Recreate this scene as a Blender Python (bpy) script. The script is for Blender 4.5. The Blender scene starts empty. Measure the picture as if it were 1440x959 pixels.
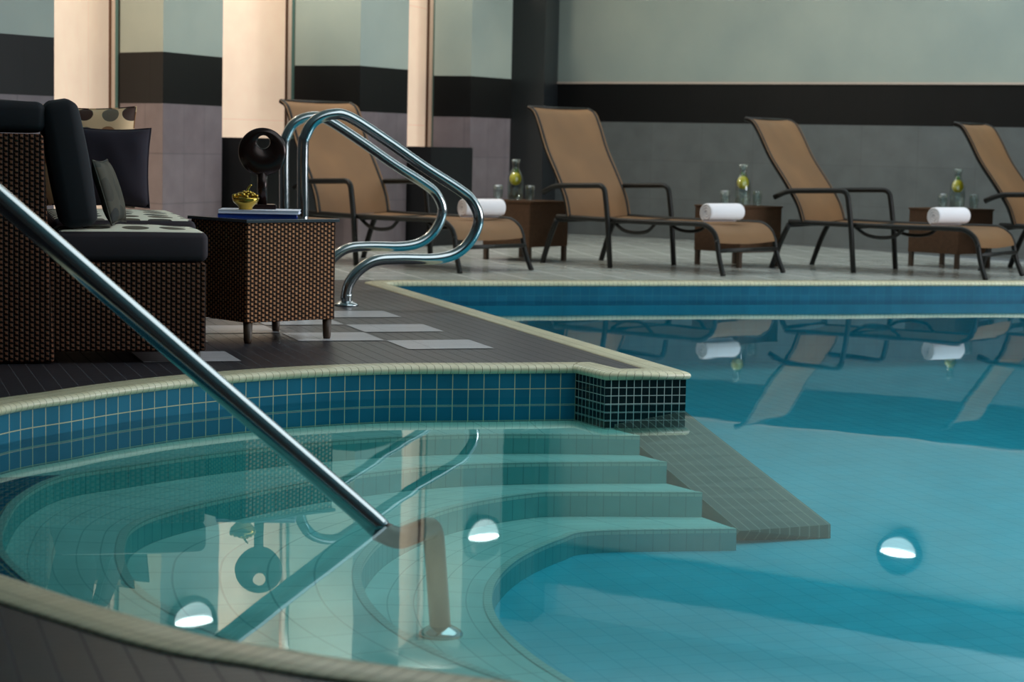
import bpy, bmesh, math, random
from mathutils import Vector, Matrix
random.seed(7)
C = bpy.context.scene.collection
PI = math.pi

# ------------------------------------------------------------------ camera
F_PX = 2870.0; H = 0.72
ROLL = math.atan(0.0217)
PITCH = math.atan(274.5*math.cos(ROLL)/F_PX)
FW = Vector((0, math.cos(PITCH), -math.sin(PITCH)))
R0 = Vector((1, 0, 0)); U0 = Vector((0, math.sin(PITCH), math.cos(PITCH)))
RC = R0*math.cos(ROLL) + U0*math.sin(ROLL)
UC = -R0*math.sin(ROLL) + U0*math.cos(ROLL)
EYE = Vector((0, 0, H))
cam_d = bpy.data.cameras.new('camera'); cam = bpy.data.objects.new('camera', cam_d); C.objects.link(cam)
m = Matrix((RC, UC, -FW)).transposed().to_4x4(); m.translation = EYE
cam.matrix_world = m
cam_d.sensor_width = 36; cam_d.lens = F_PX/1440*36
cam_d.dof.use_dof = True; cam_d.dof.focus_distance = 6.6; cam_d.dof.aperture_fstop = 5.6
cam_d.clip_start = 0.05; cam_d.clip_end = 100
bpy.context.scene.camera = cam

def ray(px, py): return FW*F_PX + RC*(px-720) - UC*(py-479.5)
def G(px, py, z=0.0):
    d = ray(px, py); t = (z-H)/d.z
    p = EYE + d*t
    return Vector((p.x, p.y))
def atD(px, py, D):
    d = ray(px, py); return EYE + d*(D/d.y)

AX = math.radians(18)
U = Vector((math.cos(AX), math.sin(AX))); V = Vector((-math.sin(AX), math.cos(AX)))
WZ = -0.10          # water level

# ------------------------------------------------------------------ materials
def mat(name, col, rough=0.5, metal=0.0, spec=0.5, **kw):
    mt = bpy.data.materials.new(name); mt.use_nodes = True
    b = mt.node_tree.nodes['Principled BSDF']
    b.inputs['Base Color'].default_value = (*col, 1); b.inputs['Roughness'].default_value = rough
    b.inputs['Metallic'].default_value = metal; b.inputs['Specular IOR Level'].default_value = spec
    for k, v in kw.items(): b.inputs[k].default_value = v
    return mt
def N(mt, t, **kw):
    n = mt.node_tree.nodes.new(t)
    for k, v in kw.items(): setattr(n, k, v)
    return n
def L(mt, a, b): mt.node_tree.links.new(a, b)
def bsdf(mt): return mt.node_tree.nodes['Principled BSDF']

def coords(mt, kind='UV', rot=0.0, loc=(0,0,0), scale=(1,1,1)):
    tc = N(mt, 'ShaderNodeTexCoord'); mp = N(mt, 'ShaderNodeMapping')
    mp.inputs['Rotation'].default_value = (0, 0, rot); mp.inputs['Location'].default_value = loc; mp.inputs['Scale'].default_value = scale
    L(mt, tc.outputs[kind], mp.inputs['Vector']); return mp.outputs['Vector']

def tile_mat(name, c1, c2, grout, w, h, mortar, rough=0.25, kind='UV', rot=0.0, loc=(0,0,0), offset=0.0, bump=0.25, spec=0.5, smooth=0.1, gvar=0.0):
    mt = mat(name, c1, rough, spec=spec)
    v = coords(mt, kind, rot, loc)
    br = N(mt, 'ShaderNodeTexBrick'); br.offset = offset; br.offset_frequency = 2; br.squash = 1
    br.inputs['Color1'].default_value = (*c1, 1); br.inputs['Color2'].default_value = (*c2, 1); br.inputs['Mortar'].default_value = (*grout, 1)
    br.inputs['Scale'].default_value = 1; br.inputs['Mortar Size'].default_value = mortar; br.inputs['Mortar Smooth'].default_value = smooth
    br.inputs['Bias'].default_value = 0; br.inputs['Brick Width'].default_value = w; br.inputs['Row Height'].default_value = h
    L(mt, v, br.inputs['Vector'])
    nz = N(mt, 'ShaderNodeTexNoise'); nz.inputs['Scale'].default_value = 6; nz.inputs['Detail'].default_value = 4
    L(mt, v, nz.inputs['Vector'])
    mx = N(mt, 'ShaderNodeMix', data_type='RGBA', blend_type='MULTIPLY'); mx.inputs[0].default_value = 0.35
    L(mt, br.outputs['Color'], mx.inputs[6]); L(mt, nz.outputs['Fac'], mx.inputs[7])
    gm = N(mt, 'ShaderNodeGamma'); gm.inputs[1].default_value = 1.0
    L(mt, mx.outputs[2], gm.inputs[0]); L(mt, gm.outputs[0], bsdf(mt).inputs['Base Color'])
    bp = N(mt, 'ShaderNodeBump'); bp.inputs['Strength'].default_value = bump; bp.inputs['Distance'].default_value = 0.002; bp.invert = True
    L(mt, br.outputs['Fac'], bp.inputs['Height']); L(mt, bp.outputs['Normal'], bsdf(mt).inputs['Normal'])
    mr = N(mt, 'ShaderNodeMapRange'); mr.inputs[3].default_value = rough; mr.inputs[4].default_value = 0.8
    L(mt, br.outputs['Fac'], mr.inputs[0]); L(mt, mr.outputs[0], bsdf(mt).inputs['Roughness'])
    return mt

M = {}
M['pool_blue'] = tile_mat('blue pool tile', (.010,.16,.26), (.016,.19,.30), (.62,.60,.38), .052, .052, .0015, .5, spec=.12)
M['pool_blue_far'] = tile_mat('deep blue pool tile', (.004,.12,.21), (.006,.14,.235), (.02,.20,.27), .052, .052, .0012, .35, spec=.25)
M['black_tile'] = tile_mat('black mosaic tile', (.006,.008,.008), (.012,.014,.013), (.68,.74,.68), .0258, .0262, .0013, .10)
M['coping'] = tile_mat('cream coping tile', (.74,.69,.45), (.82,.76,.52), (.26,.23,.13), .026, .05, .0010, .3, bump=.5)
M['step_tile'] = tile_mat('pale step tile', (.52,.88,.80), (.57,.92,.83), (.32,.62,.58), .15, .09, .0022, .4, bump=.1)
M['riser_tile'] = tile_mat('step riser tile', (.14,.56,.54), (.16,.60,.57), (.09,.40,.40), .05, .10, .0016, .4)
M['nosing'] = tile_mat('step nosing tile', (.54,.80,.70), (.58,.83,.73), (.36,.56,.5), .025, .025, .0015, .3)
M['floor_tile'] = tile_mat('pool floor tile', (.055,.60,.74), (.063,.63,.77), (.045,.53,.67), .075, .075, .0022, .4, bump=.08, kind='Object', rot=-AX)
M['ramp_tile'] = tile_mat('grey ramp mosaic', (.072,.074,.062), (.086,.086,.072), (.34,.34,.28), .0262, 3.0, .0018, .35)
M['deck_dark'] = tile_mat('dark slate mosaic deck', (.018,.015,.021), (.027,.024,.031), (.048,.044,.052), .052, .026, .0016, .36, kind='Object', rot=-AX, bump=.6)
M['deck_light'] = tile_mat('pale deck tile', (.80,.85,.78), (.84,.88,.82), (.66,.70,.65), .312, .312, .004, .10, kind='Object', rot=-AX)
M['white_tile'] = tile_mat('white slate tile', (.50,.48,.50), (.56,.54,.56), (.36,.34,.36), .325, .0325, .0012, .30, kind='Object', rot=-AX)
M['wall_low'] = tile_mat('grey wall tile', (.155,.168,.168), (.168,.18,.18), (.11,.118,.118), .46, .31, .003, .22)
M['col_low'] = tile_mat('lilac grey column tile', (.25,.205,.22), (.27,.225,.24), (.14,.12,.13), .26, .31, .003, .25)
M['stripe'] = tile_mat('black band tile', (.008,.008,.008), (.010,.0095,.0095), (.010,.010,.010), .31, .32, .001, .4, spec=.25)
M['cream'] = tile_mat('glowing cream panel', (.78,.60,.46), (.80,.62,.48), (.60,.44,.33), .9, .9, .004, .5)
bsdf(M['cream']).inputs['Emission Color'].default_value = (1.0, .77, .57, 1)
bsdf(M['cream']).inputs['Emission Strength'].default_value = .48  # glow added to brighten the panels beyond what the lamps give
M['planter'] = mat('near black stone', (.012,.013,.014), .3)
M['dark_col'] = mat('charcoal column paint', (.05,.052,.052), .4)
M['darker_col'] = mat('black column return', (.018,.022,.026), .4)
M['ceiling'] = mat('ceiling paint', (.72,.78,.78), .8)
M['header'] = mat('dark header', (.03,.04,.045), .5)
M['plain'] = mat('plain wall', (.13,.13,.13), .8)
M['bronze'] = mat('bronze frame', (.16,.08,.05), .35, .6)
M['paleframe'] = mat('pale frame', (.62,.50,.42), .4)
M['tealframe'] = mat('teal glass edge', (.10,.20,.19), .2)
M['navy'] = mat('navy fabric', (.018,.012,.022), .9)
M['black_fab'] = mat('black fabric', (.010,.010,.014), .85)
M['plum_fab'] = mat('dark plum fabric', (.030,.020,.026), .85)
M['alu'] = mat('dark lounger frame', (.007,.007,.006), .45, .0, .3)
M['leg_dark'] = mat('dark wooden foot', (.05,.028,.015), .5)
M['bronze_dark'] = mat('dark patinated bronze', (.020,.008,.006), .25, .5)
M['paper'] = mat('magazine paper', (.80,.82,.95), .5)
M['blue_cover'] = mat('blue cover', (.02,.07,.42), .35)
M['lemon'] = mat('lemon peel', (.95,.72,.02), .35)
M['leaf'] = mat('green leaf', (.10,.32,.02), .5)
M['lamp_housing'] = mat('lamp housing', (.02,.03,.035), .4)
M['lamp_glass'] = mat('lamp glass', (.9,.95,.95), .3, **{'Emission Color': (.85,1,.97,1), 'Emission Strength': .75})
M['lamp_slit'] = mat('lamp bright slit', (1,1,1), .3, **{'Emission Color': (1,1,.95,1), 'Emission Strength': 9.0})

def steel():
    mt = mat('polished stainless steel', (.43,.465,.475), .12, 1.0)
    nz = N(mt, 'ShaderNodeTexNoise'); nz.inputs['Scale'].default_value = 14
    mr = N(mt, 'ShaderNodeMapRange'); mr.inputs[3].default_value = .07; mr.inputs[4].default_value = .22
    L(mt, coords(mt, 'Object'), nz.inputs['Vector']); L(mt, nz.outputs['Fac'], mr.inputs[0]); L(mt, mr.outputs[0], bsdf(mt).inputs['Roughness'])
    return mt
M['steel'] = steel()
M['shaded_steel'] = mat('shaded underwater steel', (.06,.05,.045), .3, 1.0)  # darker copy of the rail steel, submerged shade put into the colour

def glass_panel():
    mt = mat('frosted glass', (.42,.47,.43), .35)
    v = coords(mt, 'Object')
    nz = N(mt, 'ShaderNodeTexNoise'); nz.inputs['Scale'].default_value = 1.3; nz.inputs['Detail'].default_value = 5
    L(mt, v, nz.inputs['Vector'])
    cr = N(mt, 'ShaderNodeValToRGB'); cr.color_ramp.elements[0].position = .3; cr.color_ramp.elements[1].position = .7
    cr.color_ramp.elements[0].color = (.33,.39,.36,1); cr.color_ramp.elements[1].color = (.43,.48,.42,1)
    L(mt, nz.outputs['Fac'], cr.inputs[0]); L(mt, cr.outputs[0], bsdf(mt).inputs['Base Color'])
    return mt
M['frost'] = glass_panel()

def wicker(name, strand, dark, w=.0145, h=.0125):
    mt = mat(name, strand, .7, spec=.2)
    v = coords(mt, 'UV')
    br = N(mt, 'ShaderNodeTexBrick'); br.offset = .5; br.offset_frequency = 2
    mp = N(mt, 'ShaderNodeMapping'); mp.inputs['Rotation'].default_value = (0,0,PI/2); L(mt, v, mp.inputs['Vector'])
    sw = [c*.72 for c in strand]
    br.inputs['Color1'].default_value = (*strand, 1); br.inputs['Color2'].default_value = (*sw, 1); br.inputs['Mortar'].default_value = (*dark, 1)
    br.inputs['Scale'].default_value = 1; br.inputs['Mortar Size'].default_value = h*.36; br.inputs['Mortar Smooth'].default_value = .9
    br.inputs['Brick Width'].default_value = w; br.inputs['Row Height'].default_value = h
    L(mt, mp.outputs[0], br.inputs['Vector']); L(mt, br.outputs['Color'], bsdf(mt).inputs['Base Color'])
    bp = N(mt, 'ShaderNodeBump'); bp.inputs['Strength'].default_value = 1; bp.inputs['Distance'].default_value = .008; bp.invert = True
    L(mt, br.outputs['Fac'], bp.inputs['Height']); L(mt, bp.outputs['Normal'], bsdf(mt).inputs['Normal'])
    return mt
M['wicker'] = wicker('brown woven wicker', (.62,.29,.14), (.012,.005,.003), .0165, .0158)
M['wicker_dark'] = wicker('dark woven wicker', (.26,.105,.055), (.007,.003,.002), .0165, .0158)
M['wicker_far'] = wicker('brown wicker of small tables', (.22,.11,.055), (.06,.03,.016))

def sling():
    mt = mat('tan sling mesh', (.36,.215,.10), .65)
    v = coords(mt, 'UV')
    nz = N(mt, 'ShaderNodeTexNoise'); nz.inputs['Scale'].default_value = 900
    L(mt, v, nz.inputs['Vector'])
    n2 = N(mt, 'ShaderNodeTexNoise'); n2.inputs['Scale'].default_value = 3
    L(mt, v, n2.inputs['Vector'])
    cr = N(mt, 'ShaderNodeValToRGB'); cr.color_ramp.elements[0].position = .3; cr.color_ramp.elements[1].position = .7
    cr.color_ramp.elements[0].color = (.165,.086,.034,1); cr.color_ramp.elements[1].color = (.215,.110,.042,1)
    L(mt, n2.outputs['Fac'], cr.inputs[0]); L(mt, cr.outputs[0], bsdf(mt).inputs['Base Color'])
    bp = N(mt, 'ShaderNodeBump'); bp.inputs['Strength'].default_value = .4; bp.inputs['Distance'].default_value = .001
    L(mt, nz.outputs['Fac'], bp.inputs['Height']); L(mt, bp.outputs['Normal'], bsdf(mt).inputs['Normal'])
    return mt
M['sling'] = sling()

def dots(name, base, cell, cols):
    mt = mat(name, base, .8)
    v = coords(mt, 'UV')
    vo = N(mt, 'ShaderNodeTexVoronoi'); vo.inputs['Scale'].default_value = 1/cell; vo.inputs['Randomness'].default_value = .2
    try: vo.voronoi_dimensions = '2D'
    except Exception: pass
    L(mt, v, vo.inputs['Vector'])
    lt = N(mt, 'ShaderNodeMath', operation='LESS_THAN'); lt.inputs[1].default_value = .36
    L(mt, vo.outputs['Distance'], lt.inputs[0])
    sp = N(mt, 'ShaderNodeSeparateColor'); L(mt, vo.outputs['Color'], sp.inputs[0])
    cr = N(mt, 'ShaderNodeValToRGB'); cr.color_ramp.interpolation = 'CONSTANT'
    el = cr.color_ramp.elements
    el[0].position = 0; el[0].color = (*cols[0], 1); el[1].position = .4; el[1].color = (*cols[1], 1)
    e = el.new(.7); e.color = (*cols[2], 1)
    L(mt, sp.outputs[0], cr.inputs[0])
    mx = N(mt, 'ShaderNodeMix', data_type='RGBA'); mx.inputs[6].default_value = (*base, 1)
    L(mt, lt.outputs[0], mx.inputs[0]); L(mt, cr.outputs[0], mx.inputs[7]); L(mt, mx.outputs[2], bsdf(mt).inputs['Base Color'])
    return mt
M['dots'] = dots('dotted cream fabric', (.80,.53,.30), .088, [(.05,.018,.01), (.36,.16,.07), (.17,.13,.09)])
M['olive_dots'] = dots('dark dotted fabric', (.05,.042,.026), .11, [(.01,.01,.008), (.03,.025,.015), (.02,.02,.012)])
M['seat_top'] = dots('dotted seat fabric', (.80,.75,.60), .12, [(.05,.04,.03), (.10,.08,.05), (.16,.13,.10)])

def towel():
    mt = mat('white terry towel', (.86,.83,.86), .95)
    nz = N(mt, 'ShaderNodeTexNoise'); nz.inputs['Scale'].default_value = 220
    L(mt, coords(mt, 'Object'), nz.inputs['Vector'])
    bp = N(mt, 'ShaderNodeBump'); bp.inputs['Strength'].default_value = .5; bp.inputs['Distance'].default_value = .003
    L(mt, nz.outputs['Fac'], bp.inputs['Height']); L(mt, bp.outputs['Normal'], bsdf(mt).inputs['Normal'])
    return mt
M['towel'] = towel()
M['gold'] = mat('amber gold glass', (.55,.36,.06), .12, .85)
def thin_glass():
    mt = bpy.data.materials.new('clear glass'); mt.use_nodes = True; nt = mt.node_tree; nt.nodes.clear()
    out = N(mt, 'ShaderNodeOutputMaterial'); mx = N(mt, 'ShaderNodeMixShader'); tr = N(mt, 'ShaderNodeBsdfTransparent'); tr.inputs[0].default_value = (.90,.95,.94,1)
    gl = N(mt, 'ShaderNodeBsdfGlossy'); gl.inputs['Roughness'].default_value = .04
    fr = N(mt, 'ShaderNodeLayerWeight'); fr.inputs['Blend'].default_value = .25
    mm = N(mt, 'ShaderNodeMath', operation='MULTIPLY_ADD'); mm.inputs[1].default_value = .55; mm.inputs[2].default_value = .05
    L(mt, fr.outputs['Facing'], mm.inputs[0]); L(mt, mm.outputs[0], mx.inputs[0]); L(mt, tr.outputs[0], mx.inputs[1]); L(mt, gl.outputs[0], mx.inputs[2]); L(mt, mx.outputs[0], out.inputs['Surface'])
    return mt
M['clear'] = thin_glass()
M['table_glass'] = mat('dark glass top', (.05,.065,.075), .08)

def water():
    mt = bpy.data.materials.new('pool water'); mt.use_nodes = True
    nt = mt.node_tree; nt.nodes.clear()
    out = N(mt, 'ShaderNodeOutputMaterial'); mx = N(mt, 'ShaderNodeMixShader')
    tr = N(mt, 'ShaderNodeBsdfTransparent'); tr.inputs[0].default_value = (.69,.945,.96,1)
    gl = N(mt, 'ShaderNodeBsdfGlossy'); gl.inputs[0].default_value = (.80,.94,.97,1); gl.inputs['Roughness'].default_value = .012
    fr = N(mt, 'ShaderNodeFresnel'); fr.inputs['IOR'].default_value = 1.29
    nz = N(mt, 'ShaderNodeTexNoise'); nz.inputs['Scale'].default_value = 2.2; nz.inputs['Detail'].default_value = 2
    L(mt, coords(mt, 'Object', scale=(1,.6,1)), nz.inputs['Vector'])
    bp = N(mt, 'ShaderNodeBump'); bp.inputs['Strength'].default_value = .5; bp.inputs['Distance'].default_value = .0016
    L(mt, nz.outputs['Fac'], bp.inputs['Height']); L(mt, bp.outputs['Normal'], gl.inputs['Normal'])
    L(mt, fr.outputs[0], mx.inputs[0]); L(mt, tr.outputs[0], mx.inputs[1]); L(mt, gl.outputs[0], mx.inputs[2])
    L(mt, mx.outputs[0], out.inputs['Surface'])
    return mt
M['water'] = water()

# ------------------------------------------------------------------ mesh builder
class MB:
    def __init__(s): s.v = []; s.f = []; s.uv = []; s.mi = []; s.sm = []
    def face(s, pts, uvs=None, mi=0, smooth=False):
        b = len(s.v); s.v += [tuple(p) for p in pts]; s.f.append(tuple(range(b, b+len(pts))))
        s.uv.append(uvs or [(0, 0)]*len(pts)); s.mi.append(mi); s.sm.append(smooth)
    def grid(s, rows, us=None, vs=None, mi=0, smooth=True, closed=False):
        """rows: list of rows of points; shares vertices"""
        b = len(s.v); n = len(rows[0])
        for r in rows: s.v += [tuple(p) for p in r]
        if us is None:
            us = [0]
            for j in range(1, n+1): us.append(us[-1] + (Vector(rows[0][j % n])-Vector(rows[0][(j-1) % n])).length)
        if vs is None:
            vs = [0]
            for i in range(1, len(rows)): vs.append(vs[-1] + (Vector(rows[i][0])-Vector(rows[i-1][0])).length)
        for i in range(len(rows)-1):
            for j in range(n if closed else n-1):
                k = (j+1) % n
                s.f.append((b+i*n+j, b+i*n+k, b+(i+1)*n+k, b+(i+1)*n+j))
                s.uv.append([(us[j], vs[i]), (us[j+1], vs[i]), (us[j+1], vs[i+1]), (us[j], vs[i+1])])
                s.mi.append(mi); s.sm.append(smooth)
    def box(s, x0, x1, y0, y1, z0, z1, T=None, mi=0, bev=0.0, top=(0, 0, 0)):
        """box with uv in metres, chamfered edges, optional transform; top shifts the upper face"""
        bm = bmesh.new()
        bmesh.ops.create_cube(bm, size=1)
        for v in bm.verts:
            up = v.co.z > 0
            v.co = Vector((x0 if v.co.x < 0 else x1, y0 if v.co.y < 0 else y1, z0 if v.co.z < 0 else z1))
            if up: v.co += Vector(top)
        if bev: bmesh.ops.bevel(bm, geom=bm.edges[:], offset=bev, segments=3, affect='EDGES', profile=.5)
        bm.normal_update()
        for f in bm.faces:
            n = f.normal; a = max(range(3), key=lambda i: abs(n[i]))
            pts = [v.co.copy() for v in f.verts]
            if a == 0: uv = [(p.y, p.z) for p in pts]
            elif a == 1: uv = [(p.x, p.z) for p in pts]
            else: uv = [(p.x, p.y) for p in pts]
            if T is not None: pts = [T @ p for p in pts]
            s.face(pts, uv, mi, bool(bev) and f.calc_area() < 4*bev*max(x1-x0, y1-y0, z1-z0) and False)
        bm.free()
    def tube(s, path, r, n=12, mi=0, caps=True, res=0, closed=False):
        P = [Vector(p) for p in path]
        if res: P = smooth_path(P, res)
        R = r if callable(r) else (lambda t: r)
        T0 = (P[1]-P[0]).normalized()
        nrm = T0.orthogonal().normalized(); rows = []
        for i, p in enumerate(P):
            t = (P[min(i+1, len(P)-1)]-P[max(i-1, 0)]).normalized()
            nrm = (nrm - t*nrm.dot(t)).normalized(); bi = t.cross(nrm); rr = R(i/(len(P)-1))
            rows.append([p + nrm*math.cos(2*PI*k/n)*rr + bi*math.sin(2*PI*k/n)*rr for k in range(n)])
        s.grid(rows, mi=mi, closed=True)
        if caps:
            s.face(list(reversed(rows[0])), mi=mi); s.face(rows[-1], mi=mi)
    def lathe(s, prof, c=(0, 0, 0), n=24, mi=0):
        rows = []
        for r, z in prof: rows.append([(c[0]+max(r, 1e-5)*math.cos(2*PI*k/n), c[1]+max(r, 1e-5)*math.sin(2*PI*k/n), c[2]+z) for k in range(n)])
        s.grid(rows, mi=mi, closed=True)
    def build(s, name, mats, parent=None, weld=True, T=None):
        me = bpy.data.meshes.new(name)
        me.from_pydata(s.v, [], s.f); uvl = me.uv_layers.new(name='UVMap')
        i = 0
        for fi, f in enumerate(s.f):
            for k in range(len(f)): uvl.data[i].uv = s.uv[fi][k]; i += 1
        for m_ in (mats if isinstance(mats, list) else [mats]): me.materials.append(m_)
        for fi, p in enumerate(me.polygons): p.material_index = s.mi[fi]; p.use_smooth = s.sm[fi]
        if weld:
            bm = bmesh.new(); bm.from_mesh(me); bmesh.ops.remove_doubles(bm, verts=bm.verts, dist=1e-5)
            bmesh.ops.recalc_face_normals(bm, faces=bm.faces); bm.to_mesh(me); bm.free()
        if T is not None: me.transform(T)
        me.update()
        o = bpy.data.objects.new(name, me); C.objects.link(o)
        if parent is not None: o.parent = parent
        return o

def smooth_path(P, res=8):
    out = []
    n = len(P)
    for i in range(n-1):
        p0 = P[max(i-1, 0)]; p1 = P[i]; p2 = P[i+1]; p3 = P[min(i+2, n-1)]
        for k in range(res):
            t = k/res
            out.append(0.5*((2*p1) + (p2-p0)*t + (2*p0-5*p1+4*p2-p3)*t*t + (-p0+3*p1-3*p2+p3)*t**3))
    out.append(P[-1]); return out
def resample(P, n):
    L_ = [0]
    for a, b in zip(P, P[1:]): L_.append(L_[-1]+(b-a).length)
    out = []; j = 0
    for i in range(n):
        t = L_[-1]*i/(n-1)
        while j < len(P)-2 and L_[j+1] < t: j += 1
        d = L_[j+1]-L_[j]; out.append(P[j].lerp(P[j+1], (t-L_[j])/d if d > 1e-9 else 0))
    return out
def fillet(P, r=.05, seg=6, keep=()):
    """round the corners of an open polyline (3D)"""
    out = [P[0]]
    for i in range(1, len(P)-1):
        a, b, c = P[i-1], P[i], P[i+1]
        ra = r[i-1] if isinstance(r, (list, tuple)) else r
        d1 = (a-b); d2 = (c-b); k = min(ra, d1.length*.48, d2.length*.48)
        p = b + d1.normalized()*k; q = b + d2.normalized()*k
        for t in range(seg+1):
            t /= seg; out.append((1-t)**2*p + 2*t*(1-t)*b + t*t*q)
    out.append(P[-1]); return out

def tag(o, label=None, cat=None, group=None, kind=None):
    if label: o['label'] = label
    if cat: o['category'] = cat
    if group: o['group'] = group
    if kind: o['kind'] = kind
    return o
def empty(name, loc, rz=0.0):
    o = bpy.data.objects.new(name, None); C.objects.link(o); o.location = loc; o.rotation_euler = (0, 0, rz); o.empty_display_size = .1
    return o
def dup(root, loc, rz):
    r = root.copy(); C.objects.link(r); r.location = loc; r.rotation_euler = (0, 0, rz)
    for ch in list(root.children):
        c = ch.copy(); C.objects.link(c); c.parent = r
        for g in list(ch.children):
            d = g.copy(); C.objects.link(d); d.parent = c
    return r

# ------------------------------------------------------------------ pool outline (water side, plan)
v2 = lambda x, y: Vector((x, y))
B_a = G(810, 524, -.02)                 # blue wall meets black block
B_b = G(852, 534, -.02)                 # block near left corner
B_c = G(965, 533, -.02)                 # block near right corner
arc_far = [B_a, G(680, 525, -.02), G(540, 526, -.02), G(400, 532.5, -.02), G(265, 544, -.02), G(165, 556.5, -.02), G(99, 567, -.02), G(0, 583.6, -.02)]
arc_left = [v2(-1.47, 4.75), v2(-1.42, 4.15)]
arc_near = [G(-120, 770), G(0, 811), G(143, 856.5), G(287, 897), G(400, 916), G(478, 929), G(600, 946), G(720, 962), G(900, 985), G(1150, 1010), G(1600, 1050)]
edge_n = smooth_path([Vector((p.x, p.y, 0)) for p in arc_far+arc_left+arc_near], 8)
edge_n = [v2(p.x, p.y) for p in edge_n]
tip = G(552, 405, -.01)
tip_v = tip.dot(V)
far_edge_v = G(900, 397, 0).dot(V)
pen_u = (B_c.dot(U)+tip.dot(U))/2
def uvp(u, v): return U*u + V*v
tip2 = uvp(tip.dot(U), far_edge_v)
tipc = [tip2 + V*-.10, tip2 + V*-.06 + U*.012, tip2 + V*-.03 + U*.032, tip2 + U*.06 - V*.012, tip2 + U*.10]
RIGHT = 8.5
farR = uvp(RIGHT, far_edge_v)
outline = [farR] + list(reversed(tipc)) + [B_c, B_b] + edge_n   # far edge right -> tip -> block -> bay -> near edge
endR = outline[-1]
outline.append(v2(7.5, endR.y-.3))

def offset_poly(P, d):
    out = []
    for i, p in enumerate(P):
        a = P[max(i-1, 0)]; b = P[min(i+1, len(P)-1)]
        d1 = (p-a).normalized() if i > 0 else None; d2 = (b-p).normalized() if i < len(P)-1 else None
        n1 = v2(d1.y, -d1.x) if d1 else None; n2 = v2(d2.y, -d2.x) if d2 else None
        if n1 is None: n = n2
        elif n2 is None: n = n1
        else:
            n = n1+n2; l = n.length
            n = n/l; n = n/max(n.dot(n1), .45)
        out.append(p + n*d)
    return out
# orientation: pool lies to the LEFT when walking outline? choose sign so offset goes away from water
sgn = 1
test = offset_poly(outline, .1)
# walking from the far right to the tip the deck (outside) lies on the right-hand side
COPW = .10
def sweep(profile, P, mats, name, mi=0, kind='structure'):
    rows = []
    for d, z in profile:
        rows.append([Vector((q.x, q.y, z)) for q in offset_poly(P, sgn*d)])
    us = [0]
    for a, b in zip(P, P[1:]): us.append(us[-1]+(b-a).length)
    mb = MB(); mb.grid(rows, us=us+[us[-1]], smooth=True)
    o = mb.build(name, mats); o['kind'] = kind
    return o
cop_prof = [(.0, -.022), (-.008, -.018), (-.012, -.010), (-.010, -.002), (-.002, .003), (.012, .005), (.05, .005), (.092, .005), (COPW, .003), (COPW, -.06)]
o = sweep(cop_prof, outline, M['coping'], 'trim_1')
o['label'] = 'cream bullnose tile coping edging the whole pool'
for p in o.data.polygons: pass

# pool walls: blue everywhere, black on the block
ia = outline.index(B_c); ib = outline.index(B_b)
i_a = ib+1                                    # B_a start of edge_n
iw = len(outline)
def wall_strip(P, z0, z1, m_, name):
    us = [0]
    for a, b in zip(P, P[1:]): us.append(us[-1]+(b-a).length)
    mb = MB(); mb.grid([[Vector((p.x, p.y, z0)) for p in P], [Vector((p.x, p.y, z1)) for p in P]], us=us+[0], vs=[0, z1-z0], smooth=False)
    o = mb.build(name, m_); o['kind'] = 'structure'; return o
FLOORZ = -.445
blkR = B_c + (outline[ia-1]-B_c).normalized()*.03
wall_strip(outline[:ia]+[blkR], -.02, -.125, M['pool_blue_far'], 'wall_pool_far')
M['pool_teal'] = tile_mat('teal pool tile', (.05,.60,.74), (.06,.63,.77), (.04,.52,.66), .075, .075, .0015, .5, spec=.1, bump=.05)
wall_strip(outline[:ia]+[blkR], -.125, -.80, M['pool_teal'], 'wall_pool_lower')
wall_strip([blkR, B_c, B_b, B_a], -.02, -.80, M['black_tile'], 'wall_pool_block')
wall_strip(outline[i_a:], -.02, -.80, M['pool_blue'], 'wall_pool_bay')

# pool floor
mb = MB(); mb.face([(-3, 1.5, FLOORZ), (9.5, 1.5, FLOORZ), (9.5, 15, FLOORZ), (-3, 15, FLOORZ)])
mb.build('pool_floor', M['floor_tile'])['kind'] = 'structure'

# water surface: exactly inside the outline
def fill(points, z, name, m_):
    bm = bmesh.new(); vs = [bm.verts.new((p.x, p.y, z)) for p in points]
    es = [bm.edges.new((vs[i], vs[(i+1) % len(vs)])) for i in range(len(vs))]
    bmesh.ops.triangle_fill(bm, edges=es, use_beauty=True)
    for f in bm.faces:
        if f.normal.z < 0: f.normal_flip()
    me = bpy.data.meshes.new(name); bm.to_mesh(me); bm.free(); me.materials.append(m_)
    o = bpy.data.objects.new(name, me); C.objects.link(o); return o
w = fill(offset_poly(outline, sgn*.004), WZ, 'pool_water', M['water'])
tag(w, 'calm clear turquoise water filling the swimming pool', 'water', kind='stuff')

# ------------------------------------------------------------------ steps under water
Z = [-.180, -.241, -.307, -.381, FLOORZ]
rings_px = [
 [(900,613),(740,611),(600,613),(450,622),(300,638),(180,655),(89,670),(35,697),(11,729),(3,759),(13,784),(54,822),(120,870),(220,920),(400,975),(700,1030),(1100,1060)],
 [(938,650),(740,651),(600,657),(450,675),(320,700),(230,722),(187,742),(176,765),(177,792),(195,824),(240,855),(330,897),(450,940),(650,990),(900,1030),(1200,1050)],
 [(988,693),(800,692),(740,695),(660,708),(600,726),(545,754),(515,785),(508,812),(520,845),(552,878),(610,912),(700,948),(800,975),(1000,1010),(1250,1040)],
 [(1036,744),(840,747),(790,758),(735,783),(702,812),(692,840),(700,870),(732,907),(790,948),(870,985),(1050,1015),(1300,1035)],
]
rings = []
for k, R_ in enumerate(rings_px):
    P = [Vector((*G(x, y, Z[k]), 0)) for x, y in R_]
    P = smooth_path(P, 10); rings.append(P)
NS = 160
def lvl(P, z): return [Vector((p.x, p.y, z)) for p in P]
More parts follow.
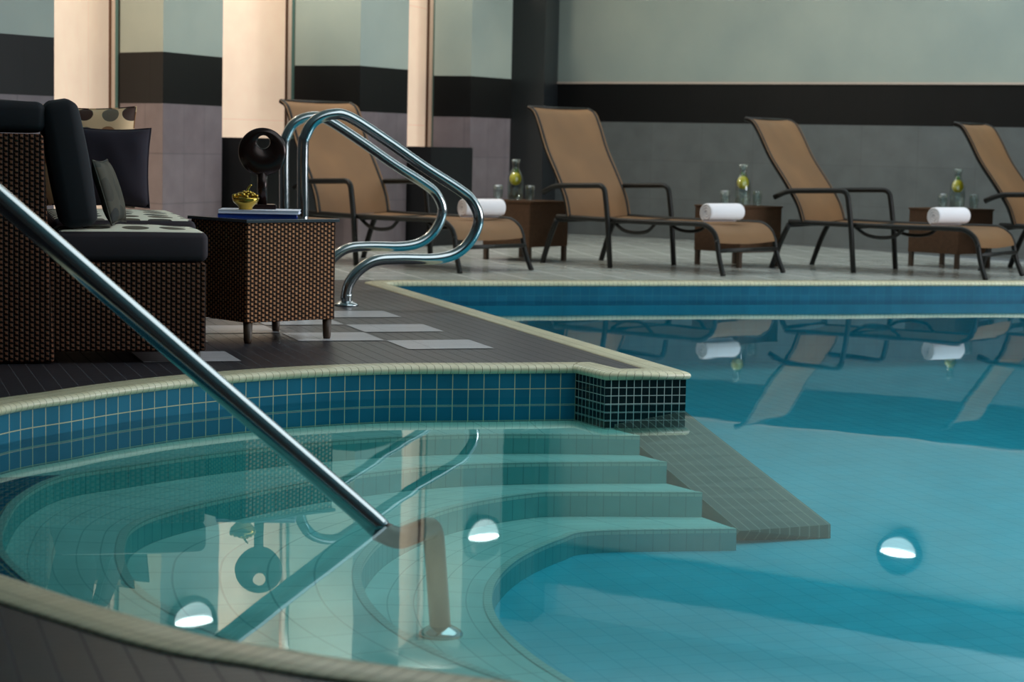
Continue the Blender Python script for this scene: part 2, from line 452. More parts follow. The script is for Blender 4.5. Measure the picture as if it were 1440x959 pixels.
bay = [Vector((p.x, p.y, 0)) for p in outline[i_a:-1]]
bay = [Vector((B_b.x+.03, B_b.y, 0))] + bay
curves = [resample(bay, NS)] + [resample(r, NS) for r in rings]
st = MB()
for k in range(5):
    outer = curves[k]; inner = curves[k+1] if k < 4 else None
    if inner is None: break
    z = Z[k]
    us = [0]
    for a, b in zip(inner, inner[1:]): us.append(us[-1]+(b-a).length)
    us.append(0)
    # tread
    rows = []; nn = 6; vs = []
    for j in range(nn+1):
        t = j/nn; rows.append([Vector((a.x+(b.x-a.x)*t, a.y+(b.y-a.y)*t, z)) for a, b in zip(outer, inner)]); vs.append(t*.45)
    if k == 0:
        c_ = 60
        st.grid([r_[:c_+1] for r_ in rows], us=us[:c_+1]+[0], vs=vs, mi=0, smooth=False)
        st.grid([r_[c_:] for r_ in rows], us=us[c_:], vs=vs, mi=3, smooth=False)
    else: st.grid(rows, us=us, vs=vs, mi=0, smooth=False)
    # nosing strip (2.5 cm) then riser
    tw = []
    for i, p in enumerate(inner):
        d = (outer[i]-p); d = d.normalized()*.022 if d.length > .03 else d*.3
        tw.append(Vector((p.x+d.x, p.y+d.y, z+.0015)))
    st.grid([tw, lvl(inner, z+.0015), lvl(inner, z-.012)], us=us, vs=[0, .022, .034], mi=2, smooth=False)
    st.grid([lvl(inner, z-.012), lvl(inner, Z[k+1])], us=us, vs=[0, .1], mi=1, smooth=False)
o = st.build('pool_steps', [M['step_tile'], M['riser_tile'], M['nosing'], M['pool_blue']], weld=False)
o['kind'] = 'structure'

# sloping grey parapet beside the steps
A = B_b + (B_c-B_b)*.12; Bq = B_c
RZ = -.402
fl = G(1040, 746, RZ); fr_ = G(1168, 737, RZ)
fbl = G(1030, 760, FLOORZ); fbr = G(1168, 757, FLOORZ)
rt = MB()
def P3(p, z): return Vector((p.x, p.y, z))
wd = (Bq-A).length
n = 10
pts_l = [P3(A.lerp(fl, t/n), -.165+(RZ+.165)*(t/n)) for t in range(n+1)]
pts_r = [P3(Bq.lerp(fr_, t/n), -.125+(RZ+.125)*(t/n)) for t in range(n+1)]
ln = (pts_l[-1]-pts_l[0]).length
rt.grid([pts_l, pts_r], us=[0]*(n+2), vs=[0, wd], smooth=False)
# uv: strips run down the slope
rt.uv = [[(0, t/n*ln), (0, (t+1)/n*ln), (wd, (t+1)/n*ln), (wd, t/n*ln)] for t in range(n)]
rt.face([pts_l[-1], pts_r[-1], P3(fbr, FLOORZ), P3(fbl, FLOORZ)], [(0, 0), (wd, 0), (wd, .05), (0, .05)])
rt.face([pts_l[0], pts_l[-1], P3(fbl, FLOORZ), P3(A, FLOORZ)], [(.01, 0), (.01, 0), (.01, 0), (.01, 0)])
rt.face([pts_r[-1], pts_r[0], P3(Bq, FLOORZ), P3(fbr, FLOORZ)], [(.01, 0), (.01, 0), (.01, 0), (.01, 0)])
rt.build('pool_parapet', M['ramp_tile'])['kind'] = 'structure'

# ------------------------------------------------------------------ decks
in_deck = offset_poly(outline, sgn*(COPW-.004))
lineV = far_edge_v + COPW
left_far = uvp(-9, lineV)
i0 = 0
# near deck: from the tip on, round the bay, to the near right
tipstart = 5   # index in outline of the last tip point region
near_pts = [p for p in in_deck[1:]]
poly = [left_far] + [p for p in near_pts] + [v2(7.5, -1.6), v2(-5.5, -1.6)]
poly[1] = uvp(in_deck[1].dot(U), lineV)
d = fill(poly, 0, 'floor', M['deck_dark']); d['kind'] = 'structure'; d['label'] = 'dark slate mosaic deck around the near bay'
# far deck: shallow drainage dip
def dz(v): 
    prof = [(0, 0), (.45, -.05), (2.9, -.05), (4.2, -.01), (9, 0)]
    for (a, za), (b, zb) in zip(prof, prof[1:]):
        if v <= b:
            t = (v-a)/(b-a); t = t*t*(3-2*t); return za+(zb-za)*t
    return 0
DECKZ = -.05
mb = MB(); vs_ = [0, .1, .2, .3, .45, .8, 1.4, 2.2, 2.9, 3.3, 3.8, 4.2, 6, 9]
mb.grid([[Vector((*uvp(u, lineV+v), dz(v))) for u in (-9, -4, 0, 4, 9)] for v in vs_], smooth=True)
o = mb.build('floor_far', M['deck_light']); o['kind'] = 'structure'
# darker tile bands running across the pale deck
mb = MB()
for a, b in ((.50, .78),):
    mb.grid([[Vector((*uvp(u, lineV+v), dz(v)+.002)) for u in (-9, 0, 9)] for v in (a, b)], smooth=False)
mb.build('trim_2', tile_mat('grey band tile', (.20,.20,.18), (.24,.24,.21), (.15,.15,.13), .312, .3, .004, .12, kind='Object', rot=-AX))['kind'] = 'structure'

# white squares let into the dark deck, checkerboard
cA = G(541.7, 479.3)
tu, tv = cA.dot(U), cA.dot(V)
S = .322
mb = MB()
for i in range(-6, 1):
    for j in range(-1, 6):
        if (i+j) % 2: continue
        u0 = tu+i*S; v0 = tv+j*S
        if i == 0 and j > 4: continue
        if (i, j) == (-2, 0) or (j == -1 and i != -3) or (j == 0 and i < -2): continue
        if v0+0 > lineV-.35: continue
        q = [uvp(u0+.003, v0-.003), uvp(u0+S-.003, v0-.003), uvp(u0+S-.003, v0-S+.003), uvp(u0+.003, v0-S+.003)]
        mb.face([(p.x, p.y, .0022) for p in reversed(q)])
mb.build('trim_3', M['white_tile'])['kind'] = 'structure'

# ------------------------------------------------------------------ room shell
TOPZ = 2.75; CEIL = 3.05
SB, ST = .935, 1.250
def wall_panel(P, Q, name, low, up, zb=-.03, depth=.12):
    """three bands: low tile, black band, pale glass; P,Q plan points, room side is to the right of P->Q reversed"""
    mb = MB(); l = (Q-P).length
    for k, (z0, z1) in enumerate(((zb, SB), (SB, ST), (ST, TOPZ))):
        mb.face([P3(P, z0), P3(Q, z0), P3(Q, z1), P3(P, z1)], [(0, z0-SB), (l, z0-SB), (l, z1-SB), (0, z1-SB)], mi=k)
    return mb
def xd(px, D): return v2((px-720)/F_PX*D, D)
# far window wall
W0 = xd(775, 17.25); wdir = (v2(3.76, 15.0)-v2(.71, 16.97)).normalized()
W1 = W0 + wdir*9.5
mb = wall_panel(W0, W1, 'wall_far', 0, 0)
o = mb.build('wall_far', [M['wall_low'], M['stripe'], M['frost']]); o['kind'] = 'structure'
o['label'] = 'far wall of grey tile, black band and frosted glass'
# dark header over the glass
nrm = v2(wdir.y, -wdir.x)
def slab(P, Q, th, z0, z1, name, m_, kind='structure'):
    d_ = (Q-P).normalized(); n_ = v2(d_.y, -d_.x)*th
    mb = MB(); a, b, c, e = P, Q, Q+n_, P+n_
    l = (Q-P).length
    for p, q in ((a, b), (b, c), (c, e), (e, a)):
        ll = (q-p).length
        mb.face([P3(p, z0), P3(q, z0), P3(q, z1), P3(p, z1)], [(0, z0), (ll, z0), (ll, z1), (0, z1)])
    mb.face([P3(x, z1) for x in (a, b, c, e)]); mb.face([P3(x, z0) for x in (e, c, b, a)])
    o = mb.build(name, m_)
    if kind: o['kind'] = kind
    return o
slab(W0, W1, .10, 2.46, 2.78, 'trim_4', M['header'])
slab(W0, W1, .05, 2.78, CEIL, 'trim_21', M['ceiling'])
slab(W0, W1, .02, ST-.004, ST+.012, 'trim_5', M['paleframe'])
# charcoal column left of the window wall
c0 = xd(710, 16.9); c1 = xd(757, 16.7); c2 = xd(776, 17.25)
mb = MB()
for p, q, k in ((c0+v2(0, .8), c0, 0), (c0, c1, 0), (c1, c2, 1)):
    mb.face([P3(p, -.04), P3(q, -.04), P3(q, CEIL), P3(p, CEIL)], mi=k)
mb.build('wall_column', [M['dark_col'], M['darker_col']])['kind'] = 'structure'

pillars = [
 (xd(-60, 10.9), xd(-30, 10.7), xd(73, 11.15)),
 (xd(165, 12.95), xd(225, 12.65), xd(308, 13.35)),
 (xd(409, 14.5), xd(500, 14.25), xd(567, 14.85)),
 (xd(603, 16.0), xd(655, 15.9), xd(711, 16.4)),
]
for k, (a, b, c) in enumerate(pillars):
    mb = MB()
    back = v2(0, 1.0)
    for p, q in ((a+back, a), (a, b), (b, c), (c, c*1.07)):
        l = (q-p).length
        for kk, (z0, z1) in enumerate(((-.05, SB), (SB, ST), (ST, CEIL))):
            mb.face([P3(p, z0), P3(q, z0), P3(q, z1), P3(p, z1)], [(0, z0-SB), (l, z0-SB), (l, z1-SB), (0, z1-SB)], mi=kk)
    o = mb.build('wall_pillar', [M['col_low'], M['stripe'], M['frost']]); o['kind'] = 'structure'
# cream wall panels with added glow in the recesses, frames and low dark parapets
rec = [
 (xd(60, 12.0), xd(152, 13.25), xd(149, 13.0)),
 (xd(296, 14.3), xd(398, 14.95), xd(395, 14.6)),
 (xd(560, 15.75), xd(596, 16.35), xd(592, 16.1)),
]
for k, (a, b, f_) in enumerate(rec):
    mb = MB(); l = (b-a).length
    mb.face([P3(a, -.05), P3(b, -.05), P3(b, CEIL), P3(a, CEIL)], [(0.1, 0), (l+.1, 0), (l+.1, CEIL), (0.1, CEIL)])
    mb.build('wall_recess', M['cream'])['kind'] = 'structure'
    for j, (off, wdt, m_) in enumerate(((0, 4, 'bronze'), (4, 5, 'paleframe'), (9, 4, 'tealframe'))):
        s0 = xd(720+(f_.x/f_.y*F_PX)+off, f_.y); s1 = xd(720+(f_.x/f_.y*F_PX)+off+wdt, f_.y)
        slab(s1, s0, .04, -.05, CEIL, 'trim_%d' % (6+k*3+j), M[m_])
# planter walls
def pbox(P, Q, th, z0, z1, name, m_):
    return slab(P, Q, th, z0, z1, name, m_)
pbox(xd(306, 13.5), xd(418, 14.25), .25, -.05, .735, 'low_wall', M['planter'])
pbox(xd(563, 14.9), xd(622, 15.3), .25, -.05, .70, 'low_wall', M['planter'])
# outer walls and ceiling
mb = MB()
mb.face([(-9, -3, CEIL), (-9, 20, CEIL), (10, 20, CEIL), (10, -3, CEIL)])
mb.build('ceiling', M['ceiling'])['kind'] = 'structure'
for a, b, nm in ((v2(-5.5, -1.6), v2(-5.5, 13), 'wall_left'), (v2(8.0, 15), v2(8.0, -1.6), 'wall_right'), (v2(8, -1.6), v2(-5.5, -1.6), 'wall_near')):
    mb = MB(); mb.face([P3(a, -.8), P3(b, -.8), P3(b, CEIL), P3(a, CEIL)])
    mb.build(nm, M['plain'])['kind'] = 'structure'
mb = MB(); a, b = v2(-5.5, 13), v2(-2.2, 17.6); c_ = v2(1, 18.4)
for p, q in ((a, b), (b, c_)):
    mb.face([P3(p, -.8), P3(q, -.8), P3(q, CEIL), P3(p, CEIL)])
mb.build('wall_back', M['plain'])['kind'] = 'structure'
# dark ceiling beam seen only in the water
slab(v2(-5, 15.6), v2(8, 12.2), .35, CEIL-.12, CEIL, 'trim_20', M['header'])

# ------------------------------------------------------------------ eyelid wall lamps
def eyelid(c, n_, h):
    """c plan point on wall, n_ outward normal"""
    ang = math.atan2(n_.y, n_.x) + PI/2
    root = empty('wall_lamp', (c.x, c.y, h), ang)
    r = .175
    mb = MB(); rows = []
    for (rr, y) in ((r, 0.0), (r, -.05), (r-.02, -.06), (r-.03, -.04), (.001, -.04)):
        rows.append([(rr*math.cos(t*2*PI/40), y, rr*math.sin(t*2*PI/40)) for t in range(40)])
    mb.grid(rows, closed=True); mb.build('housing', M['lamp_housing'], root)
    mb = MB(); rows = []        # hood: upper quarter sphere
    for i in range(9):
        a_ = PI/2*i/8
        rows.append([((r-.02)*math.cos(PI*k/24), -.045-math.sin(a_)*(r-.03)*math.sin(PI*k/24)*.55, (r-.02)*math.sin(PI*k/24)*math.cos(a_)) for k in range(25)])
    mb.grid(rows); mb.build('hood', M['lamp_housing'], root)
    mb = MB()
    n = 24
    arc = [((r-.036)*math.cos(PI+PI*k/n), -.047, -.020+(r-.055)*math.sin(PI+PI*k/n)) for k in range(n+1)]
    mb.face(arc); mb.build('lens', M['lamp_glass'], root)
    mb = MB(); arc = [((r-.034)*math.cos(2*PI*k/n), -.052, -.012+.024*math.sin(2*PI*k/n)) for k in range(n)]
    mb.face(arc); mb.build('lit_slit', M['lamp_slit'], root)
    return root
def rn(p, q):
    d_ = (q-p).normalized(); return v2(d_.y, -d_.x)
for (p, q, t, lab, h_) in ((pillars[1][1], pillars[1][2], .40, 'round hooded lamp on the tiled pillar behind the sofa, mirrored in the near water', 2.17),
                       (pillars[3][1], pillars[3][2], .35, 'round hooded lamp on the pillar beside the charcoal column, mirrored beside the hand rail', 2.19),
                       (W0, W1, 0, 'round hooded lamp on the far glass wall, mirrored at right in the water', 2.14)):
    c = p.lerp(q, t) if t else W0 + wdir*3.22
    n_ = rn(p, q)
    if t: n_ = (n_ + (-c).normalized()*.9).normalized(); c = c + n_*.05
    r_ = eyelid(c + n_*.02, n_, h_)
    tag(r_, lab, 'wall lamp', 'hooded wall lamps')

# ------------------------------------------------------------------ stainless rails
def flange(c, r=.055, up=1, name='flange', parent=None):
    mb = MB(); mb.lathe([(0.024, .022*up), (.034, .018*up), (r-.006, .012*up), (r, .006*up), (r, 0), (.0, 0)], c, 28)
    return mb.build(name, M['steel'], parent)
foot = G(487, 430)
def rail_z(px, py, t):
    """height on the rail plane at run t along U from the foot"""
    D = foot.y + U.y*t; p = atD(px, py, D); return p.z
def plane_pt(px, py):
    # intersect pixel ray with the vertical plane through foot along U
    d = ray(px, py); nn = v2(U.y, -U.x)
    t = (foot - v2(EYE.x, EYE.y)).dot(nn)/(v2(d.x, d.y).dot(nn))
    p = EYE + d*t; return (v2(p.x, p.y)-foot).dot(U), p.z
near_px = [(427,260),(426,215),(430,190),(443,170),(466,161),(492,165),(542,197),(595,234),(645,266),(664,283),(673,308),(663,336),(642,356),(612,364),(560,364),(527,367),(505,380),(490,400),(486,420)]
prof = [plane_pt(*p) for p in near_px]
prof = [(prof[0][0], 0.0), (prof[0][0], .3)] + prof[1:] + [(0, .05), (0, 0)]
def fig4(origin, name, label):
    root = empty('pool_handrail', (origin.x, origin.y, 0), AX)
    mb = MB(); mb.tube([Vector((u, 0, z)) for u, z in prof], .0245, 18, res=6)
    mb.build('tube', M['steel'], root)
    flange((0, 0, 0), parent=root); flange((prof[0][0], 0, 0), parent=root)
    return tag(root, label, 'handrail', 'curved rails at the pool edge')
fig4(foot, 'a', 'nearer curved stainless steel handrail, its base plate beside the wicker table')
fig4(foot + v2(-.20, 1.05), 'b', 'farther curved stainless steel handrail, behind the nearer loop')

# long foreground rail
e1 = Vector((*G(528, 737, WZ), WZ)); up_l = atD(0, 279, 4.42)
dirr = (up_l-e1).normalized()
root = empty('entry_handrail', (up_l.x-.55, up_l.y+.2, 0))
base = Vector((up_l.x-.55, up_l.y+.2, 0))
topk = up_l + dirr*.30
path = [base, base+Vector((0, 0, .45)), base+Vector((0.02, 0, .70)), topk+Vector((-.10, .03, .07)), topk, up_l, up_l.lerp(e1, .33), up_l.lerp(e1, .66), up_l.lerp(e1, .97), e1+Vector((.01, 0, -.012)),
        Vector((e1.x+.06, e1.y-.01, WZ-.030)), Vector((e1.x+.125, e1.y-.03, WZ-.034))]
PZ = Z[3]
post_b = G(620, 893, PZ)
px_ = post_b.x-.022
def loc(P): return [p-Vector((base.x, base.y, 0)) for p in P]
mb = MB(); mb.tube(loc(smooth_path(path[:-2], 6)), .0245, 20); mb.build('tube', M['steel'], root)
mb = MB(); mb.tube(loc(fillet([e1+Vector((.004, -.001, -.012)), Vector((e1.x+.05, e1.y-.01, WZ-.030)), Vector((px_, post_b.y, WZ-.032)), Vector((post_b.x, post_b.y, PZ))], [.03, .035], 8)), .0240, 20); mb.build('post', M['shaded_steel'], root)
flange((0, 0, 0), parent=root); flange((post_b.x-base.x, post_b.y-base.y, PZ), r=.05, parent=root)
tag(root, 'long straight stainless steel handrail sloping down into the near water', 'handrail')

# ------------------------------------------------------------------ wicker coffee table
cn = G(346, 484)
yaw = math.radians(41)
T1 = empty('coffee_table', (cn.x, cn.y, 0), yaw)
tw_, tl = .385, .37; th_ = .437
mb = MB(); mb.box(0, tw_, 0, tl, .075, th_-.008, bev=.004)
mb.build('body', M['wicker'], T1)
mb = MB(); mb.box(-.008, tw_+.012, -.008, tl+.012, th_-.008, th_+.004, bev=.002); mb.build('glass_top', M['table_glass'], T1)
for x, y in ((.02, .02), (tw_-.02, .02), (.02, tl-.02), (tw_-.02, tl-.02)):
    mb = MB(); mb.tube([(x, y, 0), (x, y, .012), (x, y, .075)], lambda t: .012+.005*t, 14); mb.build('leg', M['leg_dark'], T1)
tag(T1, 'square brown wicker table with dark glass top beside the sofa', 'table')
Rt = Matrix.Translation((cn.x, cn.y, 0)) @ Matrix.Rotation(yaw, 4, 'Z')
ttop = th_+.0045
def on_table(x, y): p = Rt @ Vector((x, y, 0)); return p
# magazines
def pxD(px, D): return v2((px-720)/F_PX*D, D)
def book(name, c, z, w_, d_, h_, rz, page, cover, label):
    root = empty(name, (c.x, c.y, z), rz)
    mb = MB(); mb.box(-w_/2+.002, w_/2-.003, -d_/2+.002, d_/2-.002, .0015, h_-.0015); mb.build('pages', page, root)
    mb = MB(); mb.box(-w_/2, w_/2, -d_/2, d_/2, 0, .0015); mb.box(-w_/2, w_/2, -d_/2, d_/2, h_-.0015, h_); mb.box(-w_/2, -w_/2+.002, -d_/2, d_/2, .0015, h_-.0015)
    mb.build('cover', cover, root)
    return tag(root, label, 'magazine', 'magazines on the wicker table')
bc = v2(cn.x+.005, cn.y+.27)
book('magazine', bc, ttop, .285, .20, .014, .10, M['blue_cover'], M['blue_cover'], 'blue covered magazine, lower of the two on the wicker table')
book('magazine', bc+v2(.008, -.004), ttop+.0145, .29, .205, .013, .07, M['paper'], M['paper'], 'pale lilac magazine, topmost on the wicker table')
zt = ttop+.0280
# disc sculpture
def ring_sculpture():
    c = v2(*(pxD(365, bc.y+.035)))
    root = empty('disc_sculpture', (c.x, c.y, zt), math.radians(12))
    mb = MB(); mb.box(-.05, .05, -.035, .035, 0, .018, bev=.004); mb.build('base', M['bronze_dark'], root)
    zc = H - (213-197)/F_PX*c.y - zt
    mb = MB(); mb.tube([(0, 0, .015), (0, 0, zc-.06)], lambda t: .018-.005*math.sin(t*PI), 14); mb.build('stem', M['bronze_dark'], root)
    R_, rh, hz = .088, .024, .036
    n = 48; mb = MB(); th = .018
    def circ(r, cx, cz, y): return [(cx+r*math.cos(2*PI*k/n), y, cz+r*math.sin(2*PI*k/n)) for k in range(n)]
    rows = [circ(rh, .003, zc+hz, 0-th*.35), circ(rh+.006, .003, zc+hz-.001, -th), circ(R_-.012, 0, zc, -th), circ(R_, 0, zc, -th*.3), circ(R_, 0, zc, th*.3), circ(R_-.012, 0, zc, th), circ(rh+.006, .003, zc+hz-.001, th), circ(rh, .003, zc+hz, th*.35), circ(rh, .003, zc+hz, -th*.35)]
    mb.grid(rows, closed=True); mb.build('disc', M['bronze_dark'], root)
    tag(root, 'dark bronze disc sculpture with off-centre hole on the wicker table', 'sculpture')
ring_sculpture()
# golden ornament: little footed bowl crowned with beads
def ornament():
    c = pxD(342, bc.y-.06)
    root = empty('gold_ornament', (c.x, c.y, zt))
    mb = MB(); mb.lathe([(.0, 0), (.026, 0), (.024, .006), (.03, .014), (.044, .026), (.050, .042), (.046, .044), (.040, .034), (.0, .026)], n=28)
    mb.build('bowl', M['gold'], root)
    random.seed(3)
    for k in range(26):
        a = k*2.4; rr = .043*math.sqrt((k+.5)/26); zz = .045+.022*(1-rr/.045)+random.uniform(-.003, .004)
        mb = MB(); r = random.uniform(.0055, .0085)
        mb.lathe([(r*math.sin(PI*i/6), r-r*math.cos(PI*i/6)) for i in range(7)], (rr*math.cos(a), rr*math.sin(a), zz-r), 8)
        mb.build('bead', M['gold'], root)
    mb = MB(); mb.tube([(.004, 0, .05), (.008, 0, .075), (.02, .0, .090)], lambda t: .006-.003*t, 8, res=4); mb.build('finial', M['gold'], root)
    tag(root, 'small golden beaded ornament on the magazines in front of the disc sculpture', 'ornament')
ornament()

# ------------------------------------------------------------------ sofa
sx0 = pxD(74, 6.44); sx1 = pxD(288, 6.55)
syaw = math.atan2((sx1-sx0).y, (sx1-sx0).x) + math.radians(1.5)
SO = empty('wicker_sofa', (sx0.x, sx0.y, 0), syaw)
SL = (sx1-sx0).length; SD = 1.34
mb = MB(); mb.box(-.02, SL, 0, SD, .038, .322, bev=.006); mb.build('base', M['wicker_dark'], SO)
mb = MB(); mb.box(-.42, 0.0, -.01, SD+.01, .004, .725, bev=.012, top=(-.035, 0, 0)); mb.build('back', M['wicker_dark'], SO)
for x, y in ((SL-.03, .03), (SL-.03, SD-.03), (SL-.03, SD/2)):
    mb = MB(); mb.tube([(x, y, 0), (x, y, .04)], .016, 12); mb.build('leg', M['leg_dark'], SO)
tag(SO, 'dark brown woven wicker sofa with high back at the left edge', 'sofa')
RS = Matrix.Translation((sx0.x, sx0.y, 0)) @ Matrix.Rotation(syaw, 4, 'Z')

def cushion_box(name, w_, d_, h_, mats, topmi=False, bev=.03, parent=None):
    bm = bmesh.new(); bmesh.ops.create_cube(bm, size=1)
    for v in bm.verts: v.co = Vector((v.co.x*w_, v.co.y*d_, (v.co.z+.5)*h_))
    bmesh.ops.bevel(bm, geom=bm.edges[:], offset=bev, segments=5, affect='EDGES', profile=.5)
    bmesh.ops.subdivide_edges(bm, edges=[e for e in bm.edges if e.calc_length() > .12], cuts=6, use_grid_fill=True)
    for v in bm.verts:
        x, y = v.co.x/(w_/2), v.co.y/(d_/2)
        bul = max(0, (1-x*x))*max(0, (1-y*y))
        v.co.z += (.014*bul if v.co.z > h_*.5 else 0)
        zz = (v.co.z/h_-.5)*2
        k = .008*(1-min(1, zz*zz))
        v.co.x += k*(1 if x > 0 else -1)*(abs(x) > .8); v.co.y += k*(1 if y > 0 else -1)*(abs(y) > .8)
    bm.normal_update()
    me = bpy.data.meshes.new(name); uvl = bm.loops.layers.uv.new('UVMap')
    for f in bm.faces:
        f.smooth = True
        f.material_index = 1 if (topmi and f.calc_center_median().z > h_*.97) else 0
        for l in f.loops: l[uvl].uv = (l.vert.co.x, l.vert.co.y)
    bm.to_mesh(me); bm.free()
    for m_ in mats: me.materials.append(m_)
    o = bpy.data.objects.new(name, me); C.objects.link(o)
    if parent: o.parent = parent
    return o
def place(o, x, y, z, M4=RS, rz=0.0, rx=0.0, ry=0.0, base_yaw=None):
    p = M4 @ Vector((x, y, 0)); o.location = (p.x, p.y, z)
    o.rotation_euler = (rx, ry, (syaw if base_yaw is None else base_yaw)+rz)
for k, lab in enumerate(('dark plum seat cushion with dotted top, nearest on the wicker sofa', 'dark seat cushion with dotted top, farther on the wicker sofa beneath the pillows')):
    dd = (.36, .94)[k]; o = cushion_box('seat_cushion', SL-.005, dd, .100, [M['plum_fab'], M['seat_top']], True, bev=.022)
    place(o, SL/2+.004, (.19, .857)[k], .3235+.022*k)
    pe = MB()
    hw, hd = (SL-.005)/2, dd/2
    pl = [Vector((x, y, .089)) for x, y in ((-hw+.02, -hd+.004), (hw-.02, -hd+.004), (hw-.004, -hd+.02), (hw-.004, hd-.02), (hw-.02, hd-.004), (-hw+.02, hd-.004), (-hw+.004, hd-.02), (-hw+.004, -hd+.02), (-hw+.02, -hd+.004))]
    pe.tube(pl, .0035, 8); pe.build('piping', M['black_fab'], o)
    tag(o, lab, 'cushion', 'seat cushions of the wicker sofa')

def pillow(name, w_, h_, t_, m_, n=18, edge=True):
    """pillow standing in the local XZ plane, base at z=0"""
    mb = MB()
    def pt(i, j, s):
        u = -1+2*i/n; v = -1+2*j/n
        k = 1-.07*(1-abs(u)**2)*(abs(v)**3) ; k2 = 1-.07*(1-abs(v)**2)*(abs(u)**3)
        th = t_/2*max(0, (1-u**4))**.6*max(0, (1-v**4))**.6
        wr = .004*math.sin(7*u+3*v)*max(0, (1-u*u)*(1-v*v))
        return Vector((u*w_/2*k2, s*(th+wr), (v*h_/2*k)+h_/2))
    for s in (-1, 1):
        rows = [[pt(i, j, s) for i in range(n+1)] for j in range(n+1)]
        mb.grid(rows, us=[w_*i/n for i in range(n+2)], vs=[h_*j/n for j in range(n+1)])
    o = mb.build(name, m_)
    if edge:
        P = [pt(i, 0, 0) for i in range(n+1)] + [pt(n, j, 0) for j in range(1, n+1)] + [pt(i, n, 0) for i in range(n-1, -1, -1)] + [pt(0, j, 0) for j in range(n-1, -1, -1)]
        pe = MB(); pe.tube(P, .003, 6); pe.build('piping', m_, o)
    return o
# big black back cushions against the sofa back
o = cushion_box('back_cushion', .11, .35, .40, [M['black_fab']], bev=.03)
place(o, .083, .19, .432, ry=math.radians(-10)); tag(o, 'big black back cushion standing on the nearest seat cushion', 'cushion')
o = cushion_box('head_cushion', .41, 1.2, .098, [M['black_fab']], bev=.025)
place(o, -.238, .62, .728); tag(o, 'flat black cushion lying over the top of the sofa back', 'cushion')
# wide part of the black cushion going out of frame (top of sofa back)
o = pillow('throw_pillow', .26, .215, .05, M['olive_dots'])
p = pxD(164, 6.66); o.location = (p.x, p.y, .440); o.rotation_euler = (math.radians(17), 0, syaw+math.radians(-104)); 
tag(o, 'dotted pillow seen edge-on against the black back cushion', 'pillow')
o = pillow('dotted_pillow', .37, .39, .12, M['dots'])
p = pxD(117, 7.80); o.location = (p.x, p.y, .452); o.rotation_euler = (math.radians(-8), 0, math.radians(4)); tag(o, 'cream pillow with brown dots at the far end of the sofa', 'pillow')
o = pillow('navy_pillow', .285, .30, .11, M['navy'])
p = pxD(152, 7.54); o.location = (p.x, p.y, .462); o.rotation_euler = (math.radians(-12), 0, math.radians(6)); tag(o, 'dark navy pillow standing in front of the dotted pillow', 'pillow')

